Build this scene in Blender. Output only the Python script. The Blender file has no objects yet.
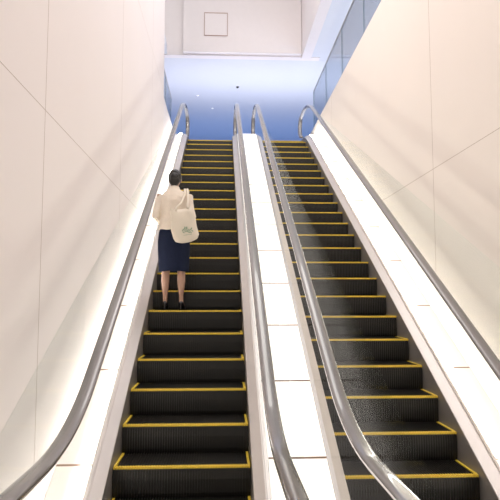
import bpy, bmesh, math, random
from mathutils import Vector, Matrix, noise
random.seed(4)
scene = bpy.context.scene
scene.view_settings.view_transform = 'Standard'
scene.view_settings.look = 'None'
COL = scene.collection

# ------------------------------------------------------------ helpers
def link(o):
    COL.objects.link(o); return o

def mesh_obj(name, verts, faces, mat=None, smooth=False, parent=None):
    me = bpy.data.meshes.new(name)
    me.from_pydata([tuple(v) for v in verts], [], faces)
    me.validate(); me.update()
    bm = bmesh.new(); bm.from_mesh(me)
    bmesh.ops.recalc_face_normals(bm, faces=bm.faces)
    bm.to_mesh(me); bm.free()
    if smooth:
        for p in me.polygons: p.use_smooth = True
    if mat: me.materials.append(mat)
    o = bpy.data.objects.new(name, me); link(o)
    if parent: o.parent = parent
    return o

def empty(name, loc=(0,0,0)):
    e = bpy.data.objects.new(name, None); e.location = loc
    e.empty_display_size = .2
    return link(e)

def tag(o, label, cat, group=None, kind=None):
    o["label"] = label; o["category"] = cat
    if group: o["group"] = group
    if kind: o["kind"] = kind

def add_box(V, F, x0, x1, y0, y1, z0, z1):
    b = len(V)
    V += [(x0,y0,z0),(x1,y0,z0),(x1,y1,z0),(x0,y1,z0),(x0,y0,z1),(x1,y0,z1),(x1,y1,z1),(x0,y1,z1)]
    F += [(b,b+3,b+2,b+1),(b+4,b+5,b+6,b+7),(b,b+1,b+5,b+4),(b+1,b+2,b+6,b+5),(b+2,b+3,b+7,b+6),(b+3,b,b+4,b+7)]

def box(name, x0,x1,y0,y1,z0,z1, mat, parent=None):
    V=[];F=[]; add_box(V,F,x0,x1,y0,y1,z0,z1)
    return mesh_obj(name,V,F,mat,parent=parent)

def structure(o, label):
    o["kind"]="structure"; o["label"]=label; o["category"]=o.name.split('_')[0]; return o

def fillet(pts, rads, n=14):
    out=[Vector(pts[0])]
    for i in range(1,len(pts)-1):
        p=Vector(pts[i]); a=(Vector(pts[i-1])-p).normalized(); b=(Vector(pts[i+1])-p).normalized()
        ang=a.angle(b); d=rads[i-1]/math.tan(ang/2)
        A=p+a*d; B=p+b*d
        c=p+(a+b).normalized()*(rads[i-1]/math.sin(ang/2))
        va=A-c; vb=B-c
        tot=va.angle(vb); 
        for k in range(n+1):
            t=k/n
            s=(math.sin((1-t)*tot)*va+math.sin(t*tot)*vb)/math.sin(tot)
            out.append(c+s)
    out.append(Vector(pts[-1]))
    return out

def interp(path, y):
    for i in range(len(path)-1):
        a,b=path[i],path[i+1]
        if a.x<=y<=b.x:
            return a.y+(b.y-a.y)*(y-a.x)/max(1e-9,(b.x-a.x))
    return path[0].y if y<path[0].x else path[-1].y

def sweep_vert(name, ys, pathf, profile, mat, parent=None, smooth=False):
    V=[];F=[];n=len(profile)
    for y in ys:
        z=pathf(y)
        for (x,dz) in profile: V.append((x,y,z+dz))
    for i in range(len(ys)-1):
        for j in range(n):
            a=i*n+j;b=i*n+(j+1)%n
            F.append((a,b,b+n,a+n))
    F.append(tuple(range(n))); F.append(tuple(range((len(ys)-1)*n,len(ys)*n)))
    return mesh_obj(name,V,F,mat,smooth,parent)

def sweep_perp(name, pts, profile, x0, mat, parent=None, smooth=True):
    V=[];F=[];n=len(profile)
    for i,p in enumerate(pts):
        a=pts[max(0,i-1)];b=pts[min(len(pts)-1,i+1)]
        t=(b-a).normalized(); nrm=Vector((-t.y,t.x))
        for (x,h) in profile:
            V.append((x0+x,p.x+nrm.x*h,p.y+nrm.y*h))
    for i in range(len(pts)-1):
        for j in range(n):
            a=i*n+j;b=i*n+(j+1)%n
            F.append((a,b,b+n,a+n))
    F.append(tuple(range(n))); F.append(tuple(range((len(pts)-1)*n,len(pts)*n)))
    return mesh_obj(name,V,F,mat,smooth,parent)

# ------------------------------------------------------------ materials
def pmat(name, col, rough=.5, metal=0., noise_amt=0., nscale=8., bump=0., coat=0., spec=.5):
    m=bpy.data.materials.new(name); m.use_nodes=True
    nt=m.node_tree; b=nt.nodes['Principled BSDF']
    b.inputs['Roughness'].default_value=rough; b.inputs['Metallic'].default_value=metal
    b.inputs['Coat Weight'].default_value=coat
    b.inputs['Specular IOR Level'].default_value=spec
    tc=nt.nodes.new('ShaderNodeTexCoord'); nz=nt.nodes.new('ShaderNodeTexNoise')
    nz.inputs['Scale'].default_value=nscale; nz.inputs['Detail'].default_value=4
    nt.links.new(tc.outputs['Object'],nz.inputs['Vector'])
    mx=nt.nodes.new('ShaderNodeMix'); mx.data_type='RGBA'
    mx.inputs[6].default_value=(*[c*(1-noise_amt) for c in col],1)
    mx.inputs[7].default_value=(*[min(1,c*(1+noise_amt)) for c in col],1)
    nt.links.new(nz.outputs['Fac'],mx.inputs[0]); nt.links.new(mx.outputs[2],b.inputs['Base Color'])
    if bump:
        bp=nt.nodes.new('ShaderNodeBump'); bp.inputs['Strength'].default_value=bump
        bp.inputs['Distance'].default_value=.01
        nt.links.new(nz.outputs['Fac'],bp.inputs['Height']); nt.links.new(bp.outputs['Normal'],b.inputs['Normal'])
    return m

def emis(name,col,strength):
    m=bpy.data.materials.new(name); m.use_nodes=True; nt=m.node_tree
    b=nt.nodes['Principled BSDF']; b.inputs['Base Color'].default_value=(.9,.9,.9,1)
    b.inputs['Emission Color'].default_value=(*col,1); b.inputs['Emission Strength'].default_value=strength
    return m

def glassmat(name,tint=(.96,.98,.97),rough=.02,scale=1.0):
    m=bpy.data.materials.new(name); m.use_nodes=True; nt=m.node_tree
    nt.nodes.clear()
    out=nt.nodes.new('ShaderNodeOutputMaterial'); mix=nt.nodes.new('ShaderNodeMixShader')
    tr=nt.nodes.new('ShaderNodeBsdfTransparent'); tr.inputs[0].default_value=(*tint,1)
    gl=nt.nodes.new('ShaderNodeBsdfGlossy'); gl.inputs['Roughness'].default_value=rough
    fr=nt.nodes.new('ShaderNodeFresnel'); fr.inputs['IOR'].default_value=1.5
    ad=nt.nodes.new('ShaderNodeMath'); ad.operation='MULTIPLY'; ad.inputs[1].default_value=scale; ad.use_clamp=True
    nt.links.new(fr.outputs[0],ad.inputs[0]); nt.links.new(ad.outputs[0],mix.inputs[0])
    nt.links.new(tr.outputs[0],mix.inputs[1]); nt.links.new(gl.outputs[0],mix.inputs[2])
    nt.links.new(mix.outputs[0],out.inputs[0])
    return m

def seam_mat(name,col,rough,ysp,yoff,zsp,zoff,width=.006,seam=(.45,.38,.33),along_z=True,spec=.5,glow=0):
    m=pmat(name,col,rough,noise_amt=.02,nscale=1.2,spec=spec)
    nt=m.node_tree; b=nt.nodes['Principled BSDF']
    src=b.inputs['Base Color'].links[0].from_socket
    geo=nt.nodes.new('ShaderNodeTexCoord'); sep=nt.nodes.new('ShaderNodeSeparateXYZ')
    nt.links.new(geo.outputs['Object'],sep.inputs[0])
    def line(sock,sp,off,wd):
        s=nt.nodes.new('ShaderNodeMath'); s.operation='SUBTRACT'; s.inputs[1].default_value=off-sp*50
        nt.links.new(sock,s.inputs[0])
        mo=nt.nodes.new('ShaderNodeMath'); mo.operation='MODULO'; mo.inputs[1].default_value=sp
        nt.links.new(s.outputs[0],mo.inputs[0])
        lt=nt.nodes.new('ShaderNodeMath'); lt.operation='LESS_THAN'; lt.inputs[1].default_value=wd
        nt.links.new(mo.outputs[0],lt.inputs[0]); return lt.outputs[0]
    l=line(sep.outputs['Y'],ysp,yoff,width*(1.6 if along_z else 1))
    if along_z:
        l2=line(sep.outputs['Z'],zsp,zoff,width)
        mxx=nt.nodes.new('ShaderNodeMath'); mxx.operation='MAXIMUM'
        nt.links.new(l,mxx.inputs[0]); nt.links.new(l2,mxx.inputs[1]); l=mxx.outputs[0]
    mx=nt.nodes.new('ShaderNodeMix'); mx.data_type='RGBA'
    mx.inputs[7].default_value=(*seam,1)
    nt.links.new(l,mx.inputs[0]); nt.links.new(src,mx.inputs[6]); nt.links.new(mx.outputs[2],b.inputs['Base Color'])
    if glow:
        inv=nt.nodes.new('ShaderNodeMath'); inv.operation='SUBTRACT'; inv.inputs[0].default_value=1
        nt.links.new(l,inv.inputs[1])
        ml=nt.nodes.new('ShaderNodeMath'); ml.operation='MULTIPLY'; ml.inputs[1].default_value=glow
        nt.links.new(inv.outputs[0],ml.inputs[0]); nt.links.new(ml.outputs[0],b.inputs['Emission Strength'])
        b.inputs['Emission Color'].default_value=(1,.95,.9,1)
    return m

M_wall_l=seam_mat('panel_white_left',(.84,.78,.765),.75,2.9,3.9,3.0,3.08,seam=(.50,.42,.37),spec=.2)
M_wall_r=seam_mat('panel_white_right',(.86,.785,.72),.75,5.8,6.2,3.0,3.24,seam=(.50,.41,.33),spec=.2)
M_white=pmat('plaster_white',(.84,.79,.80),.6,noise_amt=.02)
M_ceil=pmat('ceiling_paint',(.70,.72,.78),.5,noise_amt=.02)
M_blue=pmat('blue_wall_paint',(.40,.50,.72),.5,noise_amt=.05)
M_floor=pmat('stone_floor',(.5,.47,.44),.25,noise_amt=.15,nscale=3)
M_step=pmat('dark_step_metal',(.016,.014,.011),.42,.3,noise_amt=.3,nscale=30)
M_stepy=pmat('yellow_safety_plastic',(.84,.60,.06),.45,noise_amt=.12,nscale=60)
M_steel=pmat('brushed_steel',(.55,.52,.50),.38,.8,noise_amt=.06,nscale=40)
M_skirt=pmat('skirt_steel',(.38,.35,.33),.4,.5,noise_amt=.08,nscale=20)
M_deck=pmat('deck_aluminium',(.58,.535,.51),.35,.4,noise_amt=.04)
M_rail=pmat('handrail_rubber',(.20,.18,.178),.22,noise_amt=.03,coat=.6)
M_glass=glassmat('balustrade_glass',scale=.10,rough=.10)
M_glassb=glassmat('blue_tint_glass',(.84,.89,.94),.03,.6)
M_glassedge=pmat('glass_edge',(.30,.38,.42),.2)
M_sdeck=seam_mat('white_gloss_cover',(.84,.78,.74),.25,1.0,.4,1,0,width=.018,seam=(.28,.19,.14),along_z=False)
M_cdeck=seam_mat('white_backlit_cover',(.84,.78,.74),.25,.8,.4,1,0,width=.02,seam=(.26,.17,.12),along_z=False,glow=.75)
M_led=emis('led_diffuser',(1,.945,.88),24)
M_dark=pmat('black_plastic',(.015,.015,.018),.2)

# ------------------------------------------------------------ geometry constants
EYE=1.78; RISE_TOP=5.72; T30=math.tan(math.radians(30))
Y0=6.74-EYE/T30; Y1=Y0+RISE_TOP/T30
nose=fillet([(-3,0),(Y0,0),(Y1,RISE_TOP),(30,RISE_TOP)],[1.3,2.2])
railb=fillet([(-3,0),(Y0,0),(Y1,RISE_TOP),(30,RISE_TOP)],[2.2,3.0])
nz=lambda y: interp(nose,y)
rz=lambda y: interp(railb,y)
RAILH=.925
YS=1.9; YE=14.75
def ysamp(a,b,extra=()):
    s={a,b}
    for p in list(nose)+list(railb):
        if a<p.x<b: s.add(p.x)
    y=a
    while y<b: s.add(y); y+=.5
    return sorted(s)

# ------------------------------------------------------------ steps
RUN=.4; W=1.06
def step_meshes():
    V=[];F=[]
    hw=W/2-.004
    prof=[(.012,-.012),(.405,-.012),(.405,-.04),(.05,-.06),(.05,-.30),(.022,-.30),(.004,-.2),(.002,-.1),(.006,-.03)]
    b=len(V); n=len(prof)
    for sx in (-hw,hw):
        for (y,z) in prof: V.append((sx,y,z))
    F.append(tuple(range(n))); F.append(tuple(range(n,2*n)))
    for j in range(n): F.append((j,(j+1)%n,n+(j+1)%n,n+j))
    N=48; pitch=(W-.06)/N
    for i in range(N):
        x=-(W-.06)/2+(i+.5)*pitch
        add_box(V,F,x-.0045,x+.0045,.030,.405,-.013,0)
        pts=[(.0,-.022),(-.006,-.1),(-.004,-.2),(.014,-.29)]
        for k in range(3):
            (ya,za),(yb,zb)=pts[k],pts[k+1]
            c=len(V)
            for xx in (x-.0045,x+.0045):
                V.extend([(xx,ya,za),(xx,yb,zb),(xx,yb+.014,zb),(xx,ya+.014,za)])
            F.extend([(c,c+1,c+2,c+3),(c+4,c+7,c+6,c+5),(c,c+4,c+5,c+1),(c+3,c+2,c+6,c+7)])
    body=(V,F)
    V2=[];F2=[]
    add_box(V2,F2,-hw,hw,.002,.028,-.016,-.005)
    N2=52; p2=(2*hw)/N2
    for i in range(N2):
        x=-hw+(i+.5)*p2
        add_box(V2,F2,x-.006,x+.006,-.004,.030,-.0185,.001)
    for s in (-1,1):
        xc=s*(hw-.011)
        add_box(V2,F2,xc-.010,xc+.010,.028,.404,-.0115,.001)
    return body,(V2,F2)
(bv,bf),(yv,yf)=step_meshes()
stepA=mesh_obj('step',bv,bf,M_step); lineA=mesh_obj('safety_line',yv,yf,M_stepy)
STEP_ME=stepA.data; LINE_ME=lineA.data
bpy.data.objects.remove(stepA); bpy.data.objects.remove(lineA)

def rounded_rail():
    w=.048; pr=[]
    for k in range(13):
        a=math.pi*k/12
        pr.append((w*math.cos(a), -.012+.020*math.sin(a)**.8 if math.sin(a)>1e-6 else -.012))
    pr+= [(-w,-.026),(-w+.01,-.034),(-.022,-.034),(-.022,-.026),(.022,-.026),(.022,-.034),(w-.01,-.034),(w,-.026)]
    return pr
RAIL_PROF=rounded_rail()

def rail_path():
    pts=[]
    r=.29
    zt=rz(YS)+RAILH
    for k in range(17):
        a=math.pi*1.5 - math.pi*k/16
        pts.append(Vector((YS+r*math.cos(a), zt-r+r*math.sin(a))))
    for y in ysamp(YS,YE)[1:-1]: pts.append(Vector((y,rz(y)+RAILH)))
    zt=rz(YE)+RAILH
    for k in range(17):
        a=math.pi*.5-math.pi*k/16
        pts.append(Vector((YE+r*math.cos(a), zt-r+r*math.sin(a))))
    return pts

def escalator(cx, phase, label):
    E=empty('escalator',(cx,Y0,0)); tag(E,label,'escalator','escalators side by side')
    y=phase
    while y>YS+.6: y-=RUN
    y+=RUN
    while y<YE-.7:
        s=bpy.data.objects.new('step',STEP_ME); link(s); s.parent=E
        s.location=(0,y-Y0,nz(y))
        l=bpy.data.objects.new('safety_line',LINE_ME); link(l); l.parent=s
        l["label"]="yellow ridged safety edging"
        y+=RUN
    ys=ysamp(YS-.1,YE+.1)
    rp=rail_path()
    for s in (-1,1):
        e=W/2
        sweep_vert('skirt_panel',ys,nz,[(s*(e+.002),-.4),(s*(e+.002),.075),(s*(e+.014),.075),(s*(e+.014),-.4)],M_skirt,E)
        sweep_vert('inner_deck',ys,nz,[(s*(e+.002),.076),(s*(e+.004),.088),(s*(e+.082),.135),(s*(e+.092),.135),(s*(e+.092),.05),(s*(e+.016),.05),(s*(e+.016),.076)],M_deck,E)
        xr=s*(W/2+.105)
        bm=bmesh.new()
        tp=[]
        for i,p in enumerate(rp):
            a=rp[max(0,i-1)];b=rp[min(len(rp)-1,i+1)]; t=(b-a).normalized()
            tp.append(p+Vector((t.y,-t.x))*.03)
        tp=[q for q in tp if q.y>nz(q.x)+.1]
        loop=[(xr,q.x,q.y) for q in tp]
        loop+= [(xr,yy,nz(yy)+.10) for yy in reversed(ys) if tp[0].x<yy<tp[-1].x]
        vs=[bm.verts.new(v) for v in loop]; f=bm.faces.new(vs)
        bmesh.ops.triangulate(bm,faces=[f])
        me=bpy.data.meshes.new('glass_panel'); bm.to_mesh(me); bm.free(); me.materials.append(M_glass)
        g=bpy.data.objects.new('glass_panel',me); link(g); g.parent=E
        sweep_vert('glass_channel',ys,nz,[(xr-.012,.05),(xr-.012,.145),(xr+.012,.145),(xr+.012,.05)],M_steel,E)
        sweep_perp('rail_guide',rp,[(-.024,-.058),(-.028,-.030),(.028,-.030),(.024,-.058)],xr,M_steel,E,False)
        hr=sweep_perp('handrail',rp,RAIL_PROF,xr,M_rail,E)
        hr["label"]="glossy grey rubber handrail"
    sweep_vert('truss',ysamp(YS-.1,YE+.1),nz,[(-W/2-.12,-.5),(W/2+.12,-.5),(W/2+.12,-.95),(-W/2-.12,-.95)],M_dark,E)
    for (a,b,z) in ((.4,YS+.62,0),(YE-.55,YE+.9,RISE_TOP)):
        V=[];F=[]; add_box(V,F,-W/2,W/2,a,b,z-.02,z+.004)
        x=-W/2+.02
        while x<W/2-.02:
            add_box(V,F,x,x+.01,a+.02,b-.02,z+.003,z+.008); x+=.03
        mesh_obj('landing_plate',V,F,M_steel,parent=E)
    for o in E.children:
        if o.name.split('.')[0]!='step':
            o.location=(0,-Y0,0)
    return E

CL=-.30; CR=1.45
EL=escalator(CL,6.54,"escalator with glass balustrades, woman standing on a step")
ER=escalator(CR,4.43,"empty escalator with black steps and yellow edging")

# ------------------------------------------------------------ side decks & LED strips
XL=CL-W/2-.105; XC0=CL+W/2+.105; XC1=CR-W/2-.105; XR=CR+W/2+.105
WL=-1.22; WR=2.36
ys=ysamp(YS-.3,YE-.1)
def deck(name,x0,x1,mat,label,h=.13):
    o=sweep_vert(name,ys,nz,[(x0,h-.10),(x1,h-.10),(x1,h),(x0,h)],mat)
    tag(o,label,'cover panel'); return o
deck('side_cover',WL+.004,XL-.02,M_sdeck,"white sloping cover between handrail and wall")
deck('side_cover',XR+.02,WR-.004,M_sdeck,"white sloping cover between empty escalator and wall")
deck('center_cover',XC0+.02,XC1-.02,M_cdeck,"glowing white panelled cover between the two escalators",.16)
def led(x0,x1,h,label):
    yy=[y for y in ys if y<YE-.2]
    o=sweep_vert('linear_light',yy,nz,[(x0,h),(x1,h),(x1,h+.025),(x0,h+.025)],M_led)
    tag(o,label,'light','linear lights along escalators'); return o
led(XL-.085,XL-.05,.131,"white glowing light strip beside the wall")
led(XR+.05,XR+.085,.131,"white glowing light strip beside empty escalator wall")

# ------------------------------------------------------------ building
H=10.6; CEILZ=8.28
structure(box('wall_left',WL-.25,WL,-1.5,11.6,0,H,M_wall_l),"tall white panelled wall with fine joints")
structure(box('wall_left_low',WL-.25,WL,11.6,14.6,0,RISE_TOP+.25,M_white),"low white curb wall under glass")
structure(box('wall_right',WR,WR+.25,-1.5,15.2,0,6.24,M_wall_r),"warm white panelled wall with fine joints")
structure(box('floor',-3,4,-1.5,14,-.96,-.9,M_floor),"pit floor under the escalators")
structure(box('floor_lower',WL,WR,-1.5,.39,-.3,0,M_floor),"pale stone floor")
structure(box('floor_upper',-7,9,YE+.92,24,RISE_TOP-.3,RISE_TOP,M_floor),"upper level stone floor")
structure(box('floor_upper_left',-7,WL-.26,11.7,YE+.91,RISE_TOP-.3,RISE_TOP,M_floor),"upper level stone floor")
structure(box('floor_upper_right',WR+.26,9,-1.5,YE+.91,RISE_TOP-.3,RISE_TOP,M_floor),"upper level stone floor")
structure(box('wall_back',-7,9,24,24.2,RISE_TOP-.3,CEILZ+.3,M_blue),"blue lit far wall of the upper level")
structure(box('wall_side_left',-7.2,-7,11.7,24,RISE_TOP-.3,CEILZ+.3,M_blue),"blue lit wall")
structure(box('wall_side_right',9,9.2,-1.5,24,RISE_TOP-.3,CEILZ+.3,M_blue),"blue lit wall")
structure(box('wall_front_left',-7,WL-.26,11.4,11.6,RISE_TOP-.3,CEILZ+.3,M_white),"white wall")
BY=14.75
structure(box('ceiling_upper',-7,9,BY+.21,24,CEILZ,CEILZ+.25,M_ceil),"smooth blue lit ceiling")
structure(box('ceiling_upper_right',2.36,9,-1.5,BY+.2,CEILZ,CEILZ+.25,M_ceil),"smooth blue lit ceiling")
structure(box('ceiling_upper_left',-7,WL-.26,11.61,BY-.01,CEILZ,CEILZ+.25,M_ceil),"smooth ceiling")
structure(box('wall_bulkhead',-7,2.6,BY,BY+.2,CEILZ-.02,H,M_white),"white bulkhead above the upper landing")
structure(box('wall_bulkhead_side',2.1,2.35,-1.5,BY-.01,CEILZ-.06,H,M_white),"white beam along the ceiling opening")
structure(box('trim_1',-1.05,2.09,BY-.14,BY-.001,CEILZ+.02,H,M_white),"raised white bulkhead panel")

P=empty('access_panel',(-.19,BY-.142,8.74)); tag(P,"white square hatch with thin brown outline on bulkhead",'hatch')
M_brown=pmat('brown_gasket',(.45,.30,.25),.5)
V=[];F=[]
add_box(V,F,-.31,.31,-.02,0,0,.014);add_box(V,F,-.31,.31,-.02,0,.62,.634)
add_box(V,F,-.31,-.298,-.02,0,.014,.62);add_box(V,F,.298,.31,-.02,0,.014,.62)
mesh_obj('frame',V,F,M_brown,parent=P)
box('hatch_leaf',-.296,.296,-.012,0,.016,.618,M_white,P)

def dome(x,y):
    V=[];F=[];n=20
    prof=[(.05,0),(.05,-.012),(.042,-.018),(.038,-.03),(.025,-.042),(.01,-.048)]
    for (r,z) in prof:
        for k in range(n):
            a=2*math.pi*k/n; V.append((r*math.cos(a),r*math.sin(a),z))
    for i in range(len(prof)-1):
        for k in range(n):
            F.append((i*n+k,i*n+(k+1)%n,(i+1)*n+(k+1)%n,(i+1)*n+k))
    F.append(tuple(range(n))); F.append(tuple(range((len(prof)-1)*n,len(prof)*n)))
    o=mesh_obj('security_camera',V,F,M_dark,True); o.location=(x,y,CEILZ)
    tag(o,"small black dome security camera on the ceiling",'camera')
dome(.45,17.0)
M_dl=emis('downlight_lens',(.85,.92,1),1.6)
def downlight(x,y,r=.045):
    E=empty('downlight',(x,y,CEILZ)); tag(E,"small round recessed ceiling downlight",'light','ceiling downlights')
    def ring(prof,name,mat):
        V=[];F=[];n=20
        for (rr,z) in prof:
            for k in range(n):
                a=2*math.pi*k/n; V.append((rr*math.cos(a),rr*math.sin(a),z))
        for i in range(len(prof)-1):
            for k in range(n):
                F.append((i*n+k,i*n+(k+1)%n,(i+1)*n+(k+1)%n,(i+1)*n+k))
        F.append(tuple(range((len(prof)-1)*n,len(prof)*n)))
        return mesh_obj(name,V,F,mat,True,E)
    ring([(r,0),(r,-.012),(r*.8,-.014),(r*.75,-.004)],'trim_ring',M_white)
    ring([(r*.74,-.003),(r*.7,-.006)],'lens',M_dl)
for (x,y) in ((-.8,17.8),(-.35,19.0)): downlight(x,y)

def parapet(name,x,y0,y1,z0,z1,label,wd=1.8):
    E=empty(name,(x,y0,z0)); tag(E,label,'glass railing')
    n=max(1,round((y1-y0)/wd)); L=(y1-y0)/n
    for i in range(n):
        g=box('glass_pane',-.006,.006,i*L+.008,(i+1)*L-.008,.0,z1-z0,M_glassb,E)
        box('pane_edge',-.008,.008,(i+1)*L-.008,(i+1)*L+.008,.04,z1-z0,M_glassedge,E)
    box('top_rail',-.012,.012,0,y1-y0,z1-z0,z1-z0+.02,M_steel,E)
    box('base_channel',-.03,.03,0,y1-y0,.0,.04,M_steel,E)
parapet('glass_parapet',WR+.12,-1.4,15.1,6.245,7.45,"blue tinted glass railing with steel rail on wall top")
parapet('glass_parapet',WL-.12,11.65,14.55,RISE_TOP+.255,7.0,"short blue tinted glass railing beside upper landing")

# ------------------------------------------------------------ person
def loft(V,F,rings,n=18,xref=Vector((1,0,0))):
    cs=[Vector(r[0]) for r in rings]
    base=len(V)
    for i,(c,ru,rv) in enumerate(rings):
        a=cs[max(0,i-1)];b=cs[min(len(cs)-1,i+1)]; t=(b-a).normalized()
        x=xref-t*xref.dot(t)
        if x.length<.2: x=Vector((0,1,0))-t*t.y
        x.normalize(); v=t.cross(x)
        for k in range(n):
            an=2*math.pi*k/n
            V.append(tuple(cs[i]+x*ru*math.cos(an)+v*rv*math.sin(an)))
    m=len(rings)
    for i in range(m-1):
        for k in range(n):
            a=base+i*n+k;b=base+i*n+(k+1)%n
            F.append((a,b,b+n,a+n))
    t0=(cs[0]-cs[1]).normalized()*min(rings[0][1],rings[0][2])*.5
    t1=(cs[-1]-cs[-2]).normalized()*min(rings[-1][1],rings[-1][2])*.5
    V.append(tuple(cs[0]+t0)); V.append(tuple(cs[-1]+t1))
    p=len(V)-2;q=len(V)-1
    for k in range(n):
        F.append((base+(k+1)%n,base+k,p)); F.append((base+(m-1)*n+k,base+(m-1)*n+(k+1)%n,q))

def ellipsoid(V,F,c,rx,ry,rz_,rot=None,n=16,m=10):
    base=len(V); c=Vector(c)
    for i in range(1,m):
        ph=math.pi*i/m
        for k in range(n):
            a=2*math.pi*k/n
            p=Vector((rx*math.sin(ph)*math.cos(a),ry*math.sin(ph)*math.sin(a),rz_*math.cos(ph)))
            if rot: p=rot@p
            V.append(tuple(c+p))
    top=Vector((0,0,rz_));bt=Vector((0,0,-rz_))
    if rot: top=rot@top;bt=rot@bt
    V.append(tuple(c+top));V.append(tuple(c+bt)); T=len(V)-2;B=len(V)-1
    for i in range(m-2):
        for k in range(n):
            a=base+i*n+k;b=base+i*n+(k+1)%n
            F.append((a,a+n,b+n,b))
    for k in range(n):
        F.append((base+k,base+(k+1)%n,T)); F.append((base+(m-2)*n+(k+1)%n,base+(m-2)*n+k,B))

def fused(name,V,F,mat,parent,voxel=.008,smooth=4,disp=0,dscale=8):
    o=mesh_obj(name,V,F,mat,True)
    md=o.modifiers.new('r','REMESH'); md.mode='VOXEL'; md.voxel_size=voxel; md.use_smooth_shade=True
    sm=o.modifiers.new('s','SMOOTH'); sm.factor=.5; sm.iterations=smooth
    dg=bpy.context.evaluated_depsgraph_get()
    me=bpy.data.meshes.new_from_object(o.evaluated_get(dg))
    old=o.data; o.modifiers.clear(); o.data=me; bpy.data.meshes.remove(old)
    me.name=name
    if disp:
        for v in me.vertices:
            p=v.co*dscale
            d=noise.noise(Vector((p.x,p.y,p.z*.7)))+.5*noise.noise(p*2.1)
            v.co+=v.normal*d*disp
    for p in me.polygons: p.use_smooth=True
    if not me.materials: me.materials.append(mat)
    o.parent=parent
    return o

M_skin=pmat('skin',(.42,.25,.18),.5,noise_amt=.04)
M_jacket=pmat('cream_jacket_cloth',(.80,.70,.59),.85,noise_amt=.05,nscale=60,bump=.15,spec=.2)
M_skirtc=pmat('navy_skirt_cloth',(.012,.017,.040),.85,noise_amt=.2,nscale=50,bump=.15,spec=.15)
M_hair=pmat('black_hair',(.012,.009,.008),.4,noise_amt=.3,nscale=60,bump=.3)
M_shoe=pmat('dark_shoe_leather',(.02,.017,.02),.35)
M_tote=pmat('natural_canvas',(.74,.66,.55),.9,noise_amt=.05,nscale=120,bump=.2,spec=.2)
M_green=pmat('green_print',(.12,.27,.15),.8)

PX,PY=-.57,6.76; PZ=EYE+T30*(6.54-6.74)+.001
PR=empty('person',(PX,PY,PZ)); PR.scale=(.985,.985,.985)
tag(PR,"woman in cream jacket and navy skirt, hair up, standing",'person')
V=[];F=[]
loft(V,F,[((0,0,.80),.135,.10),((0,0,.90),.165,.115),((0,0,.98),.15,.105),((0,0,1.08),.115,.085),((0,0,1.2),.13,.095),((0,.0,1.31),.155,.095),((0,0,1.385),.135,.075),((0,.005,1.43),.07,.058)],24)
loft(V,F,[((0,0,1.36),.055,.055),((0,.015,1.45),.048,.05),((0,.04,1.53),.05,.055)])
rt=Matrix.Rotation(math.radians(-18),3,'X')
ellipsoid(V,F,(0,.052,1.585),.072,.090,.10,rt,20,14)
ellipsoid(V,F,(0,.098,1.535),.050,.052,.062,rt)
ellipsoid(V,F,(0,.155,1.555),.011,.016,.026,rt,10,8)
for s in (-1,1):
    ellipsoid(V,F,(s*.074,.048,1.57),.010,.018,.030,rt,10,8)
    loft(V,F,[((s*.085,0,.88),.09,.10),((s*.088,.01,.74),.08,.085),((s*.09,.015,.60),.063,.068),((s*.092,.015,.50),.050,.053),((s*.093,.0,.42),.047,.052),((s*.094,-.022,.34),.048,.054),((s*.094,-.02,.25),.038,.042),((s*.094,-.018,.17),.028,.031),((s*.094,-.02,.12),.026,.031),((s*.094,-.025,.085),.027,.031)],18)
    loft(V,F,[((s*.094,-.035,.085),.026,.028),((s*.095,.0,.085),.028,.030),((s*.100,.05,.052),.034,.022),((s*.104,.10,.025),.038,.017),((s*.104,.145,.022),.028,.012)],14)
    sh=Vector((s*.160,0,1.375)); el=Vector((s*.225,-.035,1.115)); wr=Vector((s*.125,.165,1.045)); pa=Vector((s*.075,.235,1.05))
    loft(V,F,[(sh,.05,.05),(sh.lerp(el,.3),.045,.047),(sh.lerp(el,.7),.038,.04),(el,.036,.037),(el.lerp(wr,.3),.037,.036),(el.lerp(wr,.7),.029,.028),(wr,.023,.02)],14)
    loft(V,F,[(wr,.022,.018),(wr.lerp(pa,.5),.032,.015),(pa,.038,.014)],14)
    d=(pa-wr).normalized(); side=Vector((0,0,1)).cross(d).normalized()*-s
    for k in range(4):
        ln=(.062,.072,.068,.052)[k]
        b=pa+side*(-.028+.0187*k)
        p1=b+d*ln*.45+Vector((0,0,-.004)); p2=p1+d*ln*.3+Vector((0,0,-.016)); p3=p2+d*ln*.1+Vector((0,0,-.020))
        loft(V,F,[(b-d*.02,.009,.009),(b,.009,.009),(p1,.0085,.0085),(p2,.008,.008),(p3,.007,.007)],8)
    tb=wr.lerp(pa,.35)+side*-.026
    t1=tb+side*-.022+d*.025; t2=t1+side*-.006+d*.03; 
    loft(V,F,[(tb,.012,.011),(t1,.0105,.0105),(t2,.008,.008)],8)
body=fused('body',V,F,M_skin,PR,.0055,3)
M_eye=pmat('eye_white',(.8,.8,.78),.2); M_lip=pmat('lip',(.5,.17,.15),.4)
for s in (-1,1):
    V=[];F=[]; ellipsoid(V,F,(s*.028,.142,1.585),.012,.008,.007,rt,12,8)
    ey=mesh_obj('eye',V,F,M_eye,True,PR)
    V=[];F=[]; ellipsoid(V,F,(s*.028,.148,1.585),.005,.004,.005,rt,10,8)
    mesh_obj('iris',V,F,M_dark,True,ey)
V=[];F=[]; ellipsoid(V,F,(0,.142,1.515),.02,.01,.007,rt,12,8); mesh_obj('mouth',V,F,M_lip,True,PR)
V=[];F=[]
ellipsoid(V,F,(0,.035,1.605),.083,.093,.100,rt,24,16)
ellipsoid(V,F,(0,-.012,1.56),.070,.058,.075,rt)
ellipsoid(V,F,(0,-.050,1.60),.050,.04,.045,None)
ellipsoid(V,F,(.0,-.02,1.655),.040,.038,.030,None)
hair=fused('hair',V,F,M_hair,PR,.006,3,.005,25)
V=[];F=[]
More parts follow.
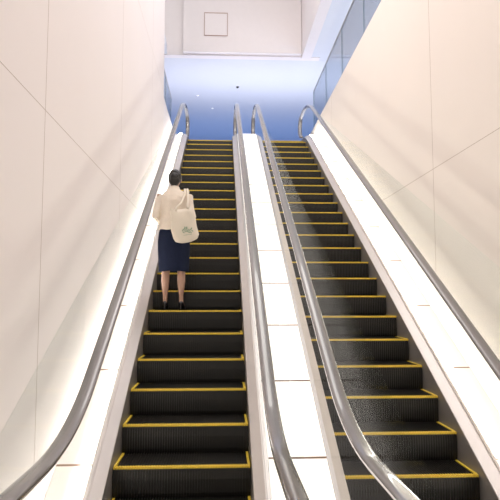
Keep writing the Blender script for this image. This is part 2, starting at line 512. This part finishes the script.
loft(V,F,[((0,0,.955),.190,.142),((0,0,1.0),.182,.136),((0,-.002,1.10),.160,.12),((0,-.004,1.2),.165,.122),((0,-.004,1.30),.180,.12),((0,-.004,1.36),.178,.105),((0,-.002,1.405),.14,.088),((0,.0,1.435),.085,.07),((0,.008,1.455),.066,.064)],28)
for s in (-1,1):
    sh=Vector((s*.155,0,1.365)); el=Vector((s*.218,-.042,1.115)); wr=Vector((s*.135,.150,1.05))
    loft(V,F,[(sh,.062,.062),(sh.lerp(el,.3),.056,.058),(sh.lerp(el,.7),.048,.052),(el,.046,.050),(el.lerp(wr,.4),.045,.044),(wr,.040,.038)],16)
jacket=fused('jacket',V,F,M_jacket,PR,.007,3,.013,9)
V=[];F=[]
loft(V,F,[((0,.002,1.43),.072,.068),((0,.006,1.45),.066,.064),((0,.012,1.475),.060,.060)],20)
fused('collar',V,F,M_jacket,PR,.007,2)
V=[];F=[];n=48
rings=[(1.07,.125,.095),(1.0,.165,.12),(.92,.180,.135),(.82,.192,.142),(.70,.190,.138),(.58,.182,.128),(.50,.176,.122),(.455,.178,.122)]
for (z,rx,ry) in rings:
    k2=(1.07-z)/.6
    for k in range(n):
        a=2*math.pi*k/n; w=1+.035*k2*math.sin(a*7+z*3)+.015*k2*math.sin(a*11)
        V.append((rx*w*math.cos(a),ry*w*math.sin(a),z+.004*math.sin(a*3)))
for i in range(len(rings)-1):
    for k in range(n): F.append((i*n+k,i*n+(k+1)%n,(i+1)*n+(k+1)%n,(i+1)*n+k))
sk=mesh_obj('skirt',V,F,M_skirtc,True,PR)
so=sk.modifiers.new('t','SOLIDIFY'); so.thickness=.004
for s in (-1,1):
    V=[];F=[]
    q=.012*s
    loft(V,F,[((s*.082+q,-.058,.083),.024,.022),((s*.082+q,-.03,.078),.032,.028),((s*.084+q,.01,.066),.032,.022),((s*.088+q,.06,.036),.037,.022),((s*.092+q,.11,.021),.043,.020),((s*.092+q,.155,.017),.033,.016),((s*.091+q,.175,.014),.018,.012)],18)
    loft(V,F,[((s*.082+q,-.05,.08),.022,.022),((s*.082+q,-.056,.04),.010,.010),((s*.082+q,-.057,.004),.008,.008)],12)
    fused('shoe',V,F,M_shoe,PR,.004,2)

# --- tote bag
TB=empty('tote_bag',(PX+.165,PY-.225,PZ+.78)); TB.rotation_euler=(math.radians(4),math.radians(-11),math.radians(12))
tag(TB,"natural canvas tote bag with green print hanging from shoulder",'bag')
V=[];F=[];n=40
rr=[(0.0,.10,.025),(.008,.130,.045),(.06,.148,.056),(.16,.150,.060),(.26,.140,.050),(.34,.128,.036),(.385,.118,.026)]
for (z,rx,ry) in rr:
    for k in range(n):
        a=2*math.pi*k/n; c=math.cos(a); sn=math.sin(a)
        x=rx*math.copysign(abs(c)**.6,c); y=ry*math.copysign(abs(sn)**.75,sn)
        y+=.010*math.sin(x*38+z*22)*(z>.02)+.007*math.sin(z*50+x*9)*(z>.02)
        V.append((x+.006*math.sin(z*30),y,z+.014*math.sin(a*2+1)*(z>.3)+(.012*math.cos(a*2) if z<.02 else 0)))
for i in range(len(rr)-1):
    for k in range(n): F.append((i*n+k,i*n+(k+1)%n,(i+1)*n+(k+1)%n,(i+1)*n+k))
F.append(tuple(range(n)))
tb=mesh_obj('bag_body',V,F,M_tote,True,TB); so=tb.modifiers.new('t','SOLIDIFY'); so.thickness=.003
inv=TB.matrix_basis.inverted()
def strap(pts):
    V=[];F=[]
    loft(V,F,[(Vector(p),.013,.003) for p in pts],8)
    return mesh_obj('strap',V,F,M_tote,True,TB)
shp=inv@Vector((PX+.135,PY-.005,PZ+1.425)); 
fr=inv@Vector((PX+.15,PY+.06,PZ+1.40)); bk=inv@Vector((PX+.145,PY-.105,PZ+1.36))
b3=inv@Vector((PX+.12,PY-.155,PZ+1.28)); 
strap([(-.07,-.04,.36),(-.065,-.036,.40),b3+Vector((-.03,-.01,-.03)),bk+Vector((-.012,0,0)),shp+Vector((-.012,0,.012)),fr+Vector((-.01,0,0))])
strap([(.075,-.03,.36),(.07,-.03,.40),b3+Vector((.05,-.01,-.02)),bk+Vector((.02,-.005,0)),shp+Vector((.018,0,.008)),fr+Vector((.015,0,0))])
V=[];F=[]
def leaf(cx,cz,ang,l,w):
    b=len(V)
    for k in range(8):
        a=2*math.pi*k/8
        px=l*math.cos(a);pz=w*math.sin(a)
        x=cx+px*math.cos(ang)-pz*math.sin(ang); z=cz+px*math.sin(ang)+pz*math.cos(ang)
        V.append((x,-.0765,z))
    F.append(tuple(range(b,b+8)))
for k in range(6):
    cx=-.035+.02*k; cz=.12+.012*math.sin(k*1.3)
    leaf(cx,cz+.014,.9,.015,.005); leaf(cx+.006,cz-.012,-.8,.014,.005)
leaf(.015,.155,1.4,.014,.006); leaf(-.005,.16,2.0,.012,.005)
for k in range(7): leaf(-.03+.014*k,.075,0,.0045,.003)
em=mesh_obj('printed_emblem',V,F,M_green,False,TB); em["label"]="green leafy print"

# ------------------------------------------------------------ lights
def area(name,loc,rot,sx,sy,pw,col):
    L=bpy.data.lights.new(name,'AREA'); L.shape='RECTANGLE'; L.size=sx; L.size_y=sy; L.energy=pw; L.color=col
    o=bpy.data.objects.new(name,L); o.location=loc; o.rotation_euler=rot; link(o); return o
area('well_fill_light',(.6,5.5,10.4),(0,0,0),2.6,11,420,(1,.955,.92))  # added overhead fill for the open well, not a ceiling fixture
area('upper_blue_light',(1.0,21.3,6.0),(math.radians(180),0,0),12,3.5,95,(.22,.44,1))
area('upper_room_light',(1.0,16.4,6.0),(math.radians(180),0,0),8,2.2,160,(.84,.86,1))
area('upper_right_light',(5.5,8,6.0),(math.radians(180),0,0),4,12,330,(.76,.84,1))
w=bpy.data.worlds.new('world'); scene.world=w; w.use_nodes=True
w.node_tree.nodes['Background'].inputs[0].default_value=(1,.955,.93,1)
w.node_tree.nodes['Background'].inputs[1].default_value=.76

# ------------------------------------------------------------ camera
cam=bpy.data.cameras.new('camera'); cam.sensor_width=36; cam.lens=572/500*36
co=bpy.data.objects.new('camera',cam); link(co)
co.location=(0,0,EYE); co.rotation_euler=(math.radians(95),0,math.radians(-2.8))
scene.camera=co
